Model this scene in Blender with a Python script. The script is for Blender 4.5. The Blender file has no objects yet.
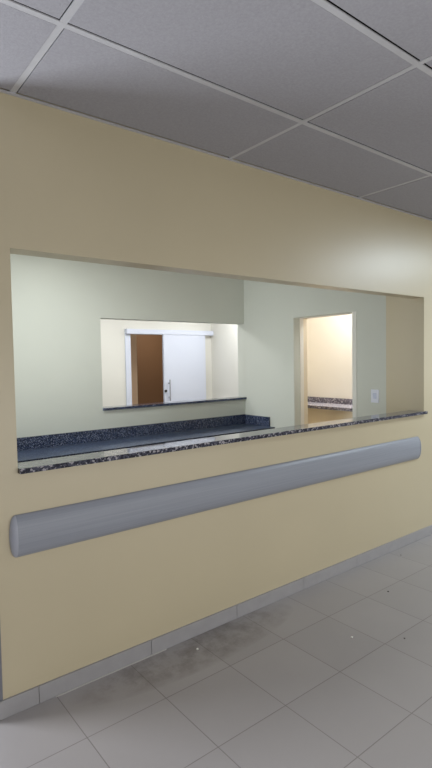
import bpy, bmesh, math, random
from mathutils import Vector, Matrix
random.seed(7)
SC = bpy.context.scene
COL = SC.collection
SC.view_settings.view_transform = 'Standard'
SC.view_settings.look = 'None'
SC.view_settings.exposure = 0.0


# ------------------------------------------------------------------ materials
def lin(c):
    return tuple((v / 12.92 if v <= .04045 else ((v + .055) / 1.055) ** 2.4) for v in (x / 255 for x in c)) + (1,)


class NT:
    """small helper around a node tree"""

    def __init__(s, name):
        s.m = bpy.data.materials.new(name)
        s.m.use_nodes = True
        s.t = s.m.node_tree
        s.b = s.t.nodes['Principled BSDF']
        s.co = None

    def n(s, typ, **kw):
        x = s.t.nodes.new(typ)
        for k, v in kw.items():
            if k.startswith('i_'):
                key = k[2:]
                key = int(key) if key.isdigit() else key.replace('_', ' ')
                x.inputs[key].default_value = v
            else:
                setattr(x, k, v)
        return x

    def l(s, a, b):
        s.t.links.new(a, b)

    def coord(s):
        if s.co is None:
            s.co = s.n('ShaderNodeTexCoord')
        return s.co.outputs['Object']

    def noise(s, scale, detail=3, rough=.5, vec=None):
        x = s.n('ShaderNodeTexNoise')
        x.inputs['Scale'].default_value = scale
        x.inputs['Detail'].default_value = detail
        x.inputs['Roughness'].default_value = rough
        s.l(vec if vec is not None else s.coord(), x.inputs['Vector'])
        return x.outputs['Fac']

    def ramp(s, fac, stops, interp='LINEAR'):
        x = s.n('ShaderNodeValToRGB')
        x.color_ramp.interpolation = interp
        e = x.color_ramp.elements
        while len(e) < len(stops):
            e.new(.5)
        for el, (p, c) in zip(e, stops):
            el.position = p
            el.color = c if len(c) == 4 else tuple(c) + (1,)
        s.l(fac, x.inputs['Fac'])
        return x.outputs['Color']

    def mix(s, fac, a, b, mode='MIX'):
        x = s.n('ShaderNodeMix', data_type='RGBA', blend_type=mode)
        for v, i in ((fac, 0), (a, 6), (b, 7)):
            if hasattr(v, 'links'):
                s.l(v, x.inputs[i])
            else:
                x.inputs[i].default_value = v
        return x.outputs[2]

    def math(s, op, a, b=None, c=None, clamp=False):
        x = s.n('ShaderNodeMath', operation=op, use_clamp=clamp)
        for v, i in ((a, 0), (b, 1), (c, 2)):
            if v is None:
                continue
            if hasattr(v, 'links'):
                s.l(v, x.inputs[i])
            else:
                x.inputs[i].default_value = v
        return x.outputs[0]

    def bump(s, h, strength, dist=.002):
        x = s.n('ShaderNodeBump')
        x.inputs['Strength'].default_value = strength
        x.inputs['Distance'].default_value = dist
        s.l(h, x.inputs['Height'])
        s.l(x.outputs['Normal'], s.b.inputs['Normal'])

    def set(s, col=None, rough=None, spec=None, metal=None):
        if col is not None:
            if hasattr(col, 'links'):
                s.l(col, s.b.inputs['Base Color'])
            else:
                s.b.inputs['Base Color'].default_value = col
        if rough is not None:
            if hasattr(rough, 'links'):
                s.l(rough, s.b.inputs['Roughness'])
            else:
                s.b.inputs['Roughness'].default_value = rough
        if spec is not None:
            s.b.inputs['Specular IOR Level'].default_value = spec
        if metal is not None:
            s.b.inputs['Metallic'].default_value = metal
        return s.m


def mul(c, k):
    return tuple(min(1, v * k) for v in c[:3]) + (1,)


def paint(name, rgb, rough=.5, spec=.4, blotch=.05, bump=.12):
    t = NT(name)
    c = lin(rgb)
    big = t.noise(1.3, 3)
    col = t.ramp(big, [(.3, mul(c, 1 - blotch)), (.7, mul(c, 1 + blotch * .6))])
    t.bump(t.math('ADD', t.noise(260, 2), t.math('MULTIPLY', t.noise(9, 2), 3.0)), bump, .0012)
    return t.set(col, rough, spec)


def plain(name, rgb, rough=.5, spec=.5, metal=0.):
    t = NT(name)
    c = lin(rgb)
    col = t.ramp(t.noise(14, 3), [(.3, mul(c, .95)), (.7, mul(c, 1.03))])
    return t.set(col, rough, spec, metal)


def granite(name, dark, mid, light, rough=.04, ior=1.8, scale=120):
    t = NT(name)
    v = t.n('ShaderNodeTexVoronoi', feature='F1')
    v.inputs['Scale'].default_value = scale
    t.l(t.coord(), v.inputs['Vector'])
    sep = t.n('ShaderNodeSeparateColor')
    t.l(v.outputs['Color'], sep.inputs[0])
    base = t.ramp(sep.outputs[0], [(0, lin(dark)), (.46, lin(dark)), (.5, lin(mid)), (.8, lin(mid)), (.84, lin(light)), (1, lin(light))])
    fine = t.noise(420, 2)
    col = t.mix(.4, base, t.ramp(fine, [(.38, lin(dark)), (.62, lin(mid))]))
    t.b.inputs['IOR'].default_value = ior
    return t.set(col, rough, .5)


M = {}
M['hall_paint'] = paint('cream_wall_paint', (195, 182, 152), .38, .75, .03)
M['back_paint'] = paint('off_white_paint', (214, 212, 206), .5, .4, .02)
M['room_paint'] = paint('pale_green_cream_paint', (204, 206, 197), .55, .35, .03)
M['pillar_paint'] = paint('darker_cream_paint', (184, 180, 160), .5, .35, .03)  # cream of a slightly darker tint
M['corr_paint'] = paint('light_cream_paint', (226, 225, 218), .55, .35, .02)
M['peach_paint'] = paint('warm_peach_paint', (234, 220, 194), .55, .35, .02)
M['white_room_paint'] = paint('ivory_paint', (238, 233, 224), .55, .35, .02)
M['brown_paint'] = paint('brown_wall_paint', (142, 108, 78), .45, .4, .03)
M['tan_paint'] = paint('tan_wall_paint', (236, 204, 168), .5, .4, .03)
t = NT('white_lacquer')
M['white'] = t.set(t.ramp(t.noise(.5, 1), [(0, lin((214, 220, 236))), (1, lin((218, 224, 240)))]), .4, .5)
M['metal'] = plain('brushed_steel', (150, 150, 155), .3, .5, 1.)
M['handle'] = plain('satin_grey_metal', (150, 152, 162), .4, .5)
M['dark'] = plain('black_plastic', (30, 30, 32), .4)
M['switch'] = plain('white_switch_plastic', (225, 228, 240), .35)
M['switch_rocker'] = plain('rocker_plastic', (206, 212, 232), .3)
M['tbar'] = plain('white_painted_steel', (186, 185, 188), .45)
M['gap_shade'] = plain('plenum_shade', (26, 24, 22), .9, .1)  # near-black colour standing in for shade above the boards and on the webs
M['granite'] = granite('blue_grey_granite', (20, 24, 38), (70, 82, 112), (150, 156, 178), .12, 1.5, 170)
M['granite_top'] = granite('lit_blue_granite', (32, 39, 56), (76, 91, 120), (138, 148, 172), .3, 1.5)  # lighter bluish copy for the worktop, with the lamp's reflection in its colour
M['granite_front'] = granite('grey_speckled_granite', (24, 24, 34), (84, 84, 98), (178, 174, 178), .03, 2.1, 110)
M['granite_edge'] = granite('grey_granite_edge', (26, 26, 36), (84, 84, 98), (196, 190, 194), .5, 1.25, 110)
M['granite_dark'] = granite('dark_granite_edge', (12, 14, 24), (44, 52, 72), (110, 114, 132), .3, 1.3, 150)
M['granite_light'] = granite('lit_speckled_granite', (150, 146, 158), (206, 203, 214), (236, 234, 240), .25, 1.45, 90)  # paler copy of the upstand granite; reflected light is put into the colour
M['granite_mid'] = granite('speckled_granite_upstand', (66, 62, 74), (146, 142, 154), (214, 208, 214), .3, 1.4, 80)
M['guard_grey'] = plain('dull_grey_guard', (120, 120, 126), .45, .4)
M['grout'] = plain('pale_grout', (186, 182, 176), .8, .2)
M['crumb'] = plain('white_plaster', (235, 232, 225), .8, .2)
M['speck'] = plain('dark_grit', (58, 54, 50), .8, .2)

# ceiling board: fine fissured fibre
t = NT('mineral_fibre_board')
f1 = t.noise(90, 4, .7)
c0 = lin((161, 159, 164))
t.bump(t.noise(150, 3, .7), .35, .002)
M['ceiling'] = t.set(t.ramp(f1, [(.32, mul(c0, .9)), (.66, mul(c0, 1.05))]), .85, .2)

# vinyl wall guard with faint lengthwise brushing
t = NT('grey_vinyl')
mp = t.n('ShaderNodeMapping')
mp.inputs['Scale'].default_value = (1.2, 160, 160)
t.l(t.coord(), mp.inputs['Vector'])
st = t.noise(1.0, 3, .6, mp.outputs[0])
c0 = lin((146, 149, 158))
t.bump(st, .12, .001)
M['vinyl'] = t.set(t.ramp(st, [(.3, mul(c0, .93)), (.7, mul(c0, 1.06))]), .42, .45)
M['vinyl_cap'] = plain('grey_vinyl_end', (168, 170, 180), .42, .45)

# porcelain floor tiles 41 cm, grout lines, wear and a dirty patch by the wall
FZ = .055                         # floor level in the layout's own heights; everything is lowered by it at the end
FS, FX, FY = 0.3970, 0.8494, 0.3586


def tile_floor(name, base, grout, dirt=True):
    t = NT(name)
    sp = t.n('ShaderNodeSeparateXYZ')
    t.l(t.coord(), sp.inputs[0])
    u = t.math('DIVIDE', t.math('SUBTRACT', sp.outputs[0], FX), FS)
    v = t.math('DIVIDE', t.math('ADD', sp.outputs[1], FY), FS)
    lines = []
    for w in (u, v):
        d = t.math('ABSOLUTE', t.math('SUBTRACT', w, t.math('ROUND', w)))
        lines.append(t.math('SUBTRACT', 1.0, t.math('SMOOTH_MIN', 1.0, t.math('DIVIDE', d, .0075), .05), clamp=True))
    g = t.math('MAXIMUM', *lines)
    # per tile tint
    cmb = t.n('ShaderNodeCombineXYZ')
    t.l(t.math('FLOOR', u), cmb.inputs[0])
    t.l(t.math('FLOOR', v), cmb.inputs[1])
    wn = t.n('ShaderNodeTexWhiteNoise', noise_dimensions='2D')
    t.l(cmb.outputs[0], wn.inputs['Vector'])
    c = lin(base)
    col = t.ramp(wn.outputs['Value'], [(0, mul(c, .95)), (1, mul(c, 1.04))])
    col = t.mix(t.math('MULTIPLY', t.noise(2.2, 5, .6), .35), col, mul(c, .78))
    col = t.mix(t.math('MULTIPLY', t.noise(300, 2), .22), col, mul(c, .75))
    if dirt:
        dx = t.math('DIVIDE', t.math('SUBTRACT', sp.outputs[0], 1.62), .75)
        dy = t.math('DIVIDE', t.math('ADD', sp.outputs[1], .10), .2)
        r = t.math('ADD', t.math('MULTIPLY', dx, dx), t.math('MULTIPLY', dy, dy))
        fall = t.math('SUBTRACT', 1.0, r, clamp=True)
        blot = t.ramp(t.noise(7, 6, .7), [(.42, (0, 0, 0)), (.66, (1, 1, 1))])
        bw = t.n('ShaderNodeRGBToBW')
        t.l(blot, bw.inputs[0])
        k = t.math('MULTIPLY', t.math('POWER', fall, .6), t.math('ADD', .25, t.math('MULTIPLY', bw.outputs[0], .75)))
        col = t.mix(t.math('MULTIPLY', k, .75), col, lin((92, 84, 76)))
    col = t.mix(t.math('MULTIPLY', g, .8), col, lin(grout))
    rgh = t.math('ADD', .34, t.math('MULTIPLY', t.noise(5, 4), .22))
    t.bump(t.math('SUBTRACT', t.math('MULTIPLY', t.noise(200, 2), .15), g), .35, .0015)
    return t.set(col, rgh, .45)


M['floor'] = tile_floor('grey_porcelain_tiles', (168, 162, 160), (98, 92, 86))
M['floor_in'] = tile_floor('grey_porcelain_tiles_inside', (168, 162, 160), (98, 92, 86), False)
M['skirting'] = plain('grey_porcelain_skirting', (160, 157, 158), .38, .45)


# ------------------------------------------------------------------ mesh helpers
def obj(name, bm, mat, parent=None, bevel=0.0, smooth=False, seg=2):
    if bevel:
        ed = [e for e in bm.edges if len(e.link_faces) == 2 and e.calc_face_angle(0) > math.radians(50)]
        bmesh.ops.bevel(bm, geom=ed, offset=bevel, segments=seg, profile=.5, affect='EDGES', clamp_overlap=True)
    bmesh.ops.recalc_face_normals(bm, faces=bm.faces)
    me = bpy.data.meshes.new(name)
    bm.to_mesh(me)
    bm.free()
    if smooth:
        for p in me.polygons:
            p.use_smooth = True
    me.materials.append(mat)
    o = bpy.data.objects.new(name, me)
    COL.objects.link(o)
    if parent is not None:
        o.parent = parent
        o.matrix_parent_inverse = Matrix.Translation(-parent.location)
    return o


def box(bm, x0, x1, y0, y1, z0, z1):
    vs = [bm.verts.new((x, y, z)) for x in (x0, x1) for y in (y0, y1) for z in (z0, z1)]
    for q in ((0, 1, 3, 2), (4, 6, 7, 5), (0, 4, 5, 1), (2, 3, 7, 6), (0, 2, 6, 4), (1, 5, 7, 3)):
        bm.faces.new([vs[i] for i in q])
    return bm


def boxes(*bs):
    bm = bmesh.new()
    for b in bs:
        box(bm, *b)
    return bm


def slab(us, vs, hole, t0, t1, axis):
    """solid wall on a grid of cells us x vs (vertical), cells for which hole(u,v) is true left open; thickness t0..t1 along the axis"""
    bm = bmesh.new()
    cache = {}

    def V(u, v, t):
        k = (round(u, 4), round(v, 4), round(t, 4))
        if k not in cache:
            cache[k] = bm.verts.new((u, t, v) if axis == 'y' else (t, u, v))
        return cache[k]
    nu, nv = len(us) - 1, len(vs) - 1
    full = lambda i, j: 0 <= i < nu and 0 <= j < nv and not hole((us[i] + us[i + 1]) / 2, (vs[j] + vs[j + 1]) / 2)
    for i in range(nu):
        for j in range(nv):
            if not full(i, j):
                continue
            a, b, c, d = us[i], us[i + 1], vs[j], vs[j + 1]
            for t in (t0, t1):
                bm.faces.new([V(a, c, t), V(b, c, t), V(b, d, t), V(a, d, t)])
            for (di, dj, p, q) in ((-1, 0, (a, c), (a, d)), (1, 0, (b, c), (b, d)), (0, -1, (a, c), (b, c)), (0, 1, (a, d), (b, d))):
                if not full(i + di, j + dj):
                    bm.faces.new([V(*p, t0), V(*q, t0), V(*q, t1), V(*p, t1)])
    return bm


def struct(name, bm, mat, bevel=0.0, parent=None):
    o = obj(name, bm, mat, parent, bevel)
    if parent is None:
        o['kind'] = 'structure'
    return o


def thing(name, label, cat, loc, group=None):
    o = bpy.data.objects.new(name, None)
    o.empty_display_size = .1
    o.location = loc
    COL.objects.link(o)
    o['label'] = label
    o['category'] = cat
    if group:
        o['group'] = group
    return o


# ------------------------------------------------------------------ main dimensions
CZ = 2.8417                       # hall ceiling
OX0, OX1, OZ0, OZ1 = 0.709, 4.178, 1.153, 2.167   # pass-through opening in the hall wall
TW = 0.12                         # hall wall thickness
XR = 4.178                        # right wall plane of the inner room
YB = 2.35                         # back wall plane of the inner room
XE = 0.57                         # outer corner of the hall wall on the left

# ------------------------------------------------------------------ hall shell
struct('wall_front', slab([XE, OX0, OX1, 9.0], [0, OZ0, OZ1, CZ + .02], lambda u, v: OX0 < u < OX1 and OZ0 < v < OZ1, 0, TW, 'y'), M['hall_paint'], .004)
struct('floor', boxes((-3.2, 9.0, -3.6, 0.06, FZ - .05, FZ), (-3.2, XE + .06, .06, 3.2, FZ - .05, FZ)), M['floor'])
struct('wall_back', boxes((-3.2, 9.0, -3.72, -3.6, 0, CZ + .02)), M['back_paint'])
struct('wall_right', boxes((9.0, 9.1, -3.72, .12, 0, CZ + .02)), M['back_paint'])

# suspended ceiling: lay-in boards in a steel grid
BX0, BW = 0.738, 1.25
ys = [0.0, -.584] + [-.584 - .625 * k for k in range(1, 5)]
ys[-1] = -3.6 if ys[-1] < -3.6 else ys[-1]
if ys[-1] > -3.6:
    ys.append(-3.6)
xs = [BX0 + BW * k for k in range(-3, 7)]
bar = .013
ceil = bmesh.new()
gaps = {}
for i in range(len(xs) - 1):
    for j in range(len(ys) - 1):
        y1, y0 = ys[j], ys[j + 1]
        gx0 = random.choice([.0, .0, .004])
        gx1 = random.choice([.0, .005, .006])
        x0, x1 = xs[i] + bar + gx0, xs[i + 1] - bar - gx1
        far = y1 - (bar if j else .022) - (.012 if j else .010)
        box(ceil, x0, x1, y0 + bar, far, CZ, CZ + .018)
box(ceil, -3.2, xs[0] - bar, -3.6, 0, CZ, CZ + .018)
box(ceil, -3.2, XE, 0.0, 3.2, CZ, CZ + .018)
ceiling = struct('ceiling', ceil, M['ceiling'])
grid = bmesh.new()
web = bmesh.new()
for x in xs:
    box(grid, x - bar, x + bar, -3.6, -.002, CZ + .001, CZ + .006)
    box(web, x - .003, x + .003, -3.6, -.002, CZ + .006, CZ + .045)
for y in ys[1:-1]:
    box(grid, xs[0] - bar, xs[-1] + bar, y - bar, y + bar, CZ + .0005, CZ + .0055)
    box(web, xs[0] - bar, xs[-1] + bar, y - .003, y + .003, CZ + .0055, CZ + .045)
struct('ceiling_grid', grid, M['tbar'], 0, ceiling)
struct('grid_web', web, M['gap_shade'], 0, ceiling)  # white steel webs coloured dark so the board gaps read as shade
struct('trim_1', boxes((XE, 9.0, -.020, -.001, CZ - .004, CZ + .001)), M['tbar'])
struct('ceiling_void', boxes((-3.2, 9.0, -3.6, 3.2, CZ + .16, CZ + .2)), M['gap_shade'], 0, ceiling)  # dark sheet; shade of the unlit void is in its colour

# skirting tiles along the hall wall, open joints between the pieces
sk = bmesh.new()
jx = [XE - .01, .767, 1.378, 1.99, 2.60, 3.20, 3.804, 4.42, 5.03, 5.64, 6.25, 6.86, 7.47, 8.08, 8.69, 9.0]
for a, b in zip(jx[:-1], jx[1:]):
    box(sk, a + .0015, b - .0015, -.011, -.0005, FZ + .001, .138)
struct('baseboard_front', sk, M['skirting'], .0015)
struct('baseboard_left', boxes((XE - .011, XE - .0005, 0.0, 2.477, FZ + .001, .138)), M['skirting'], .0015)

struct('trim_3', boxes((.845, 1.47, -.017, -.0115, FZ, FZ + .004)), M['grout'])

# ------------------------------------------------------------------ inner room shell
struct('wall_left', boxes((XE, .69, TW, 2.477, 0, CZ + .02)), M['room_paint'])
BWX0, BWZ0, BWZ1 = 2.265, 1.166, 2.095
struct('wall_rear', slab([.69, BWX0, XR, 4.3], [0, BWZ0, BWZ1, CZ], lambda u, v: BWX0 < u < XR and BWZ0 < v < BWZ1, YB, 2.477, 'y'), M['room_paint'], .003)
DY0, DY1, DZ = .747, 1.531, 2.106
struct('wall_side', slab([.374, DY0, DY1, YB + .003], [0, DZ, CZ], lambda u, v: DY0 < u < DY1 and v < DZ, XR, XR + .10, 'x'), M['room_paint'], .003)
struct('pillar', boxes((XR, XR + .10, TW, .374, 0, CZ)), M['hall_paint'], .003)
struct('floor_inner', boxes((.69, 6.5, TW - .06, 8.0, FZ - .05, FZ)), M['floor_in'])
struct('ceiling_inner', boxes((.69, XR + .4, TW, 2.477, CZ - .06, CZ)), M['white_room_paint'])
# doorway in the side wall: white lining and a cream edge strip
lin_bm = boxes((XR + .10, XR + .155, DY0 - .06, DY0 + .004, 0, DZ + .06), (XR + .10, XR + .155, DY1 - .004, DY1 + .06, 0, DZ + .06), (XR + .10, XR + .155, DY0, DY1, DZ - .004, DZ + .06))
struct('door_2', lin_bm, M['white_room_paint'])
struct('trim_2', boxes((XR - .006, XR + .01, DY0 - .047, DY0 + .001, 0, DZ)), M['corr_paint'])
# right hand room
RX = 5.35
struct('wall_side_outer', slab([TW, DY0, DY1, 2.38], [0, DZ, CZ], lambda u, v: DY0 < u < DY1 and v < DZ, XR + .155, XR + .22, 'x'), M['peach_paint'], .002)
struct('wall_far_right', boxes((RX, RX + .12, TW, 2.477, 0, CZ)), M['white_room_paint'])
struct('wall_end_right', boxes((4.30, RX, 2.38, 2.477, 0, CZ)), M['peach_paint'])
struct('ceiling_right', boxes((XR + .22, RX + .12, TW, 2.477, CZ - .06, CZ)), M['white_room_paint'])
# corridor behind the rear opening
FY2 = 5.0
DX0, DX1 = 4.044, 5.52
struct('wall_far', slab([.69, DX0, DX1, 5.83], [0, 2.104, CZ], lambda u, v: DX0 < u < DX1 and v < 2.104, FY2, FY2 + .12, 'y'), M['corr_paint'])
struct('wall_far_side', boxes((5.715, 5.83, 2.477, FY2, 0, CZ)), M['corr_paint'])
struct('ceiling_corridor', boxes((.69, 5.83, 2.477, FY2 + .12, CZ - .06, CZ)), M['white_room_paint'])
struct('wall_far_left', boxes((.57, .69, 2.477, FY2 + .12, 0, CZ)), M['corr_paint'])
# brown room behind the sliding door
struct('wall_brown', boxes((3.2, 6.6, 7.2, 7.3, 0, CZ)), M['brown_paint'])
struct('wall_brown_right', boxes((6.5, 6.6, FY2 + .12, 7.2, 0, CZ)), M['brown_paint'])
struct('wall_brown_left', boxes((3.2, 3.3, FY2 + .12, 7.2, 0, CZ)), M['brown_paint'])
struct('wall_tan', boxes((3.3, 4.735, 6.0, 6.1, 0, CZ - .06)), M['tan_paint'])
struct('ceiling_brown', boxes((3.2, 6.6, FY2 + .12, 7.3, CZ - .06, CZ)), M['white_room_paint'])

# sliding door
d = bpy.data.objects.new('door_1', None)
d.location = (4.7, FY2, 0)
COL.objects.link(d)
d['kind'] = 'structure'
obj('door_jamb', boxes((3.955, DX0 + .004, FY2 - .02, FY2 + .122, 0, 2.105)), M['white'], d, .004)
obj('track_cover', boxes((3.955, 5.712, FY2 - .075, FY2 - .001, 2.105, 2.183)), M['white'], d, .004)
leaf = obj('door_leaf', boxes((4.648, 5.53, FY2 - .065, FY2 - .025, FZ + .008, 2.15)), M['white'], d, .003)
hb = bmesh.new()


def rod(bm, p, q, r, n=12):
    p, q = Vector(p), Vector(q)
    dz = (q - p)
    m = Matrix.Translation((p + q) / 2) @ dz.to_track_quat('Z', 'Y').to_matrix().to_4x4()
    bmesh.ops.create_cone(bm, cap_ends=True, segments=n, radius1=r, radius2=r, depth=dz.length, matrix=m)


rod(hb, (4.730, FY2 - .115, .98), (4.730, FY2 - .115, 1.34), .010)
rod(hb, (4.730, FY2 - .115, 1.04), (4.730, FY2 - .064, 1.04), .008)
rod(hb, (4.730, FY2 - .115, 1.28), (4.730, FY2 - .064, 1.28), .008)
h = obj('pull_handle', hb, M['handle'], leaf)
h.matrix_parent_inverse = Matrix.Translation(-d.location)
h.matrix_parent_inverse = Matrix.Identity(4)
lb = bmesh.new()
rod(lb, (4.670, FY2 - .082, 1.15), (4.670, FY2 - .064, 1.15), .022, 16)
lk = obj('door_lock', lb, M['dark'], leaf)
lk.matrix_parent_inverse = Matrix.Identity(4)

# ------------------------------------------------------------------ granite


def sill_slab(x0, x1, y0, y1, yw, xe, z0, z1):
    """flat slab lying in an opening (x0..x1, yw..y1) with a nosing y0..yw that runs on to xe"""
    bm = bmesh.new()
    pts = [(x0, y0), (xe, y0), (xe, yw), (x1, yw), (x1, y1), (x0, y1)]
    lo = [bm.verts.new((x, y, z0)) for x, y in pts]
    hi = [bm.verts.new((x, y, z1)) for x, y in pts]
    bm.faces.new(lo)
    bm.faces.new(hi)
    for i in range(6):
        k = (i + 1) % 6
        bm.faces.new([lo[i], lo[k], hi[k], hi[i]])
    return bm


def tag(o, label, cat, group=None):
    o['label'] = label
    o['category'] = cat
    if group:
        o['group'] = group
    return o


gs = thing('granite_sill', 'long polished grey speckled granite sill lying in the wide hall opening above the wall guard', 'counter', (2.4, .05, OZ0))
obj('slab', sill_slab(OX0 + .002, OX1 - .006, -.020, .132, -.001, OX1 + .012, OZ0 + .001, OZ0 + .024), M['granite_front'], gs, .001)
obj('front_edge', boxes((OX0 + .002, OX1 + .012, -.029, -.0203, OZ0 + .001, OZ0 + .024)), M['granite_edge'], gs, .0015)
tag(obj('granite_sill', sill_slab(BWX0 + .002, XR - .001, YB - .025, 2.50, YB - .001, XR - .001, BWZ0 + .001, BWZ0 + .026), M['granite'], None, .002),
    'shorter dark granite sill in the rear opening, in front of the sliding door', 'counter')

# dark blue work counter under the rear opening
wc = thing('work_counter', 'dark blue granite work counter with upstand along the rear wall, behind the front sill', 'counter', (2.4, 2.1, .84))
obj('worktop', boxes((.695, XR - .001, 1.845, YB - .001, .830, .865)), M['granite_top'], wc, .001)
obj('front_edge', boxes((.695, XR - .001, 1.838, 1.8447, .830, .865)), M['granite_dark'], wc)
obj('backsplash', boxes((.695, 3.2985, YB - .022, YB - .001, .8655, .983)), M['granite'], wc, .002)
obj('backsplash', boxes((3.3015, XR - .023, YB - .022, YB - .001, .8655, .983)), M['granite'], wc, .002)
obj('side_backsplash', boxes((XR - .022, XR - .001, 1.915, YB - .001, .8655, .978)), M['granite'], wc, .002)
for x in (1.2, 2.4, 3.6):
    obj('support_panel', boxes((x - .04, x + .04, 1.95, YB - .001, FZ, .8295)), M['room_paint'], wc, .002)

# light counter in the right hand room
rc = thing('wall_counter', 'light grey granite counter on the far wall seen through the doorway', 'counter', (5.2, 1.3, 1.0))
obj('worktop', boxes((4.965, RX - .001, .13, 2.379, 1.022, 1.06)), M['granite_light'], rc, .003)
obj('backsplash', boxes((RX - .022, RX - .001, .13, 2.379, 1.0605, 1.133)), M['granite_mid'], rc, .002)
obj('front_edge', boxes((4.955, 4.9645, .13, 2.379, 1.022, 1.06)), M['granite_mid'], rc)
obj('front_panel', boxes((5.06, 5.10, .13, 2.379, FZ + .001, 1.0215)), M['peach_paint'], rc)

# ------------------------------------------------------------------ light switch
sw = thing('light_switch', 'small white rocker light switch on the inner side wall, right of the doorway', 'switch', (XR, .49, 1.287))
obj('face_plate', boxes((XR - .009, XR - .0005, .450, .532, 1.225, 1.35)), M['switch'], sw, .003)
bm = bmesh.new()
prof = [(XR - .0092, 1.262), (XR - .0125, 1.264), (XR - .0165, 1.312), (XR - .0092, 1.315)]
lo = [bm.verts.new((x, .472, z)) for x, z in prof]
hi = [bm.verts.new((x, .508, z)) for x, z in prof]
bm.faces.new(lo)
bm.faces.new(hi)
for i in range(4):
    k = (i + 1) % 4
    bm.faces.new([lo[i], lo[k], hi[k], hi[i]])
obj('rocker', bm, M['switch_rocker'], sw, .0008)

# ------------------------------------------------------------------ wall guard (bumper rail)
GZ0, GZ1, GB = .772, .966, .032
GC, GH = (GZ0 + GZ1) / 2, (GZ1 - GZ0) / 2


def gprof(a):
    """profile of the guard: a from -1 (bottom) to 1 (top) -> (stand-off, z)"""
    return .004 + GB * (1 - abs(a) ** 2.4) ** .62, GC + GH * a


wg = thing('wall_guard', 'long grey curved vinyl bumper rail on the cream wall below the granite sill', 'wall guard', (2.4, 0, GC))
N = 28
aa = [-math.cos(math.pi * i / N) for i in range(N + 1)]


def rail(x0, x1):
    bm = bmesh.new()
    rows = []
    for x in (x0, x1):
        r = [bm.verts.new((x, -.0008, GZ0))]
        for a in aa:
            y, z = gprof(a)
            r.append(bm.verts.new((x, -y, z)))
        r.append(bm.verts.new((x, -.0008, GZ1)))
        rows.append(r)
    n = len(rows[0])
    for i in range(n):
        k = (i + 1) % n
        bm.faces.new([rows[0][i], rows[0][k], rows[1][k], rows[1][i]])
    bm.faces.new(rows[0])
    bm.faces.new(rows[1])
    return bm


def shade(o, ang=40):
    for p in o.data.polygons:
        p.use_smooth = True
    try:
        o.data.set_sharp_from_angle(angle=math.radians(ang))
    except Exception:
        pass


GX0, GX1 = .690, 4.065
shade(obj('cover', rail(GX0, GX1), M['vinyl'], wg))


def cap(xs_, dirx, reach):
    """domed end: the profile shrinks towards the wall as it runs out by reach"""
    bm = bmesh.new()
    rows = []
    K = 9
    for k in range(K + 1):
        th = math.pi / 2 * k / K
        c, s_ = math.cos(th), math.sin(th)
        r = []
        for a in aa:
            y, z = gprof(a)
            y = .0012 + (y * 1.07 - .0012) * (.02 + .98 * c)
            # elevation outline: ends close in on an arc
            half = math.sqrt(max(0, 1 - (s_ * .93) ** 2))
            r.append(bm.verts.new((xs_ + dirx * reach * s_ * math.sqrt(max(0, 1 - (a * .55) ** 2)) , -y, GC + (z - GC) * (half ** .55) * 1.003)))
        rows.append(r)
    for k in range(K):
        for i in range(N):
            bm.faces.new([rows[k][i], rows[k][i + 1], rows[k + 1][i + 1], rows[k + 1][i]])
    # back
    bm.faces.new(rows[0])
    bm.faces.new(rows[K])
    back = [bm.verts.new((v.co.x, -.0008, v.co.z)) for v in (rows[0][0], rows[0][-1])]
    return bm


shade(obj('end_cap', cap(GX0 - .0005, -1, .029), M['vinyl_cap'], wg), 60)
shade(obj('end_cap', cap(GX1 + .0005, 1, .028), M['vinyl_cap'], wg), 60)

# grey corner guard on the left wall corner, standing on the skirting
cg = bmesh.new()
pts = [(XE - .003, .045), (XE - .003, -.003), (.608, -.003), (.608, -.0006), (XE - .0006, -.0006), (XE - .0006, .045)]
lo = [cg.verts.new((x, y, .139)) for x, y in pts]
hi = [cg.verts.new((x, y, 2.0)) for x, y in pts]
cg.faces.new(lo)
cg.faces.new(hi)
for i in range(6):
    k = (i + 1) % 6
    cg.faces.new([lo[i], lo[k], hi[k], hi[i]])
tag(obj('corner_guard', cg, M['guard_grey'], None, .0008), 'narrow grey corner guard on the far left edge of the cream wall', 'corner guard')


# ------------------------------------------------------------------ crumbs on the floor
def crumb(name, loc, r, mat, label, sq=.6):
    bm = bmesh.new()
    bmesh.ops.create_icosphere(bm, subdivisions=2, radius=r)
    for v in bm.verts:
        v.co *= random.uniform(.75, 1.15)
        v.co.z *= sq
    zmin = min(v.co.z for v in bm.verts)
    for v in bm.verts:
        v.co.z -= zmin
    o = obj(name, bm, mat)
    o.location = loc
    return tag(o, label, 'debris')


crumb('plaster_crumb', (2.347, -.600, FZ + .0003), .0075, M['crumb'], 'larger white plaster crumb lying in the middle of a clean floor tile')
crumb('plaster_crumb', (1.600, -.128, FZ + .0003), .007, M['crumb'], 'small white plaster crumb on the dirty floor patch beside the skirting')
crumb('grit', (3.656, -.10, FZ + .0003), .005, M['speck'], 'dark speck of grit on the floor close against the skirting', .4)
crumb('grit', (3.011, -.403, FZ + .0003), .006, M['speck'], 'dark speck of grit near a grout crossing, between wall and white crumb', .4)
crumb('grit', (2.568, -.795, FZ + .0003), .005, M['speck'], 'dark speck of grit on the floor farthest out from the wall', .4)


# ------------------------------------------------------------------ light
def area(name, loc, target, sx, sy, power, rgb, spread=180):
    L = bpy.data.lights.new(name, 'AREA')
    L.shape = 'RECTANGLE'
    L.size, L.size_y = sx, sy
    L.energy = power
    L.color = rgb
    L.spread = math.radians(spread)
    o = bpy.data.objects.new(name, L)
    COL.objects.link(o)
    o.location = loc
    o.rotation_euler = (Vector(target) - Vector(loc)).to_track_quat('-Z', 'Y').to_euler()
    return o


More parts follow.
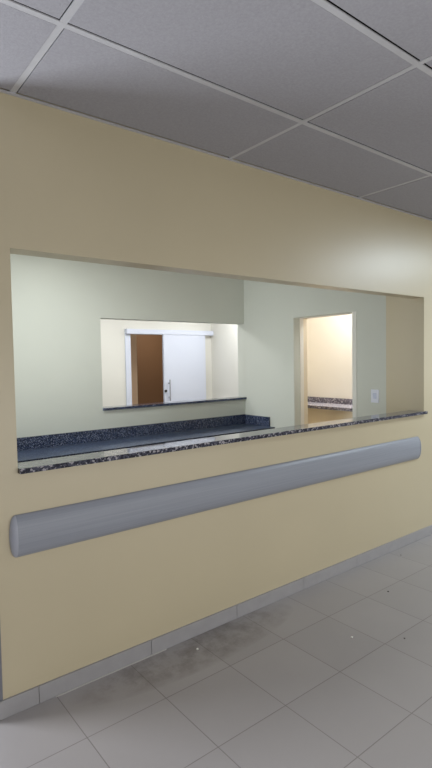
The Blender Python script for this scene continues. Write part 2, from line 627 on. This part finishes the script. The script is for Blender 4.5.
area('hall_panel_light', (5.5, -1.4, 2.82), (5.5, -1.4, 0), 1.3, .9, 76, (.80, .92, 1))
area('hall_fill_light', (2.2, -3.5, .95), (2.2, 0, .8), 5.0, 1.3, 40, (1, .99, .97))  # added fill light behind the camera, not a window
area('hall_end_daylight', (8.8, -1.8, 1.7), (0, -1.8, 1.7), 2.0, 1.6, 14, (.9, .96, 1))
area('lobby_daylight', (-1.7, 1.9, 1.3), (.6, 0, 1.3), 1.4, 2.0, 190, (.86, .92, 1))
area('room_light', (1.6, 1.3, 2.76), (1.6, 1.3, 0), .6, .6, 19, (.95, 1, 1))
area('room_side_fill', (.72, 1.75, 1.6), (4, 1.95, 1.6), .9, 1.3, 7.5, (.93, .98, 1), 75)  # added fill by the left wall, narrowed to brighten the side wall opposite
area('right_room_light', (4.9, 1.3, 2.76), (4.9, 1.3, 0), .6, .6, 24, (.92, .96, 1))
area('corridor_light', (3.4, 3.7, 2.76), (3.4, 3.7, 0), 1.2, .6, 34, (.97, .99, 1))
area('corridor_light_right', (5.2, 3.9, 2.76), (5.2, 3.9, 0), .6, .6, 20, (.97, .99, 1))
area('brown_room_light', (5.6, 6.2, 2.76), (5.6, 6.2, 0), .6, .6, 16, (1, .97, .92))

for o in list(SC.objects):
    if o.parent is None and o.type != 'CAMERA':
        o.location.z -= FZ

w = bpy.data.worlds.new('world')
SC.world = w
w.use_nodes = True
w.node_tree.nodes['Background'].inputs[0].default_value = (.9, .95, 1, 1)
w.node_tree.nodes['Background'].inputs[1].default_value = .5

# ------------------------------------------------------------------ camera
f, yaw, pitch, roll, dist, hgt = 509.109, -.668361, -.046126, -.017192, 2.36107, 1.650844
cy, sy = math.cos(yaw), math.sin(yaw)
fw = Vector((-sy * math.cos(pitch), cy * math.cos(pitch), math.sin(pitch)))
rt = Vector((cy, sy, 0))
up = rt.cross(fw)
r2 = rt * math.cos(roll) + up * math.sin(roll)
u2 = -rt * math.sin(roll) + up * math.cos(roll)
cam = bpy.data.cameras.new('camera')
co = bpy.data.objects.new('camera', cam)
COL.objects.link(co)
m = Matrix((r2, u2, -fw)).transposed().to_4x4()
m.translation = (0, -dist, hgt - FZ)
co.matrix_world = m
cam.sensor_fit = 'VERTICAL'
cam.sensor_height = 36
cam.sensor_width = 36 * 432 / 768
cam.lens = f * 36 / 768
cam.clip_start = .02
SC.camera = co
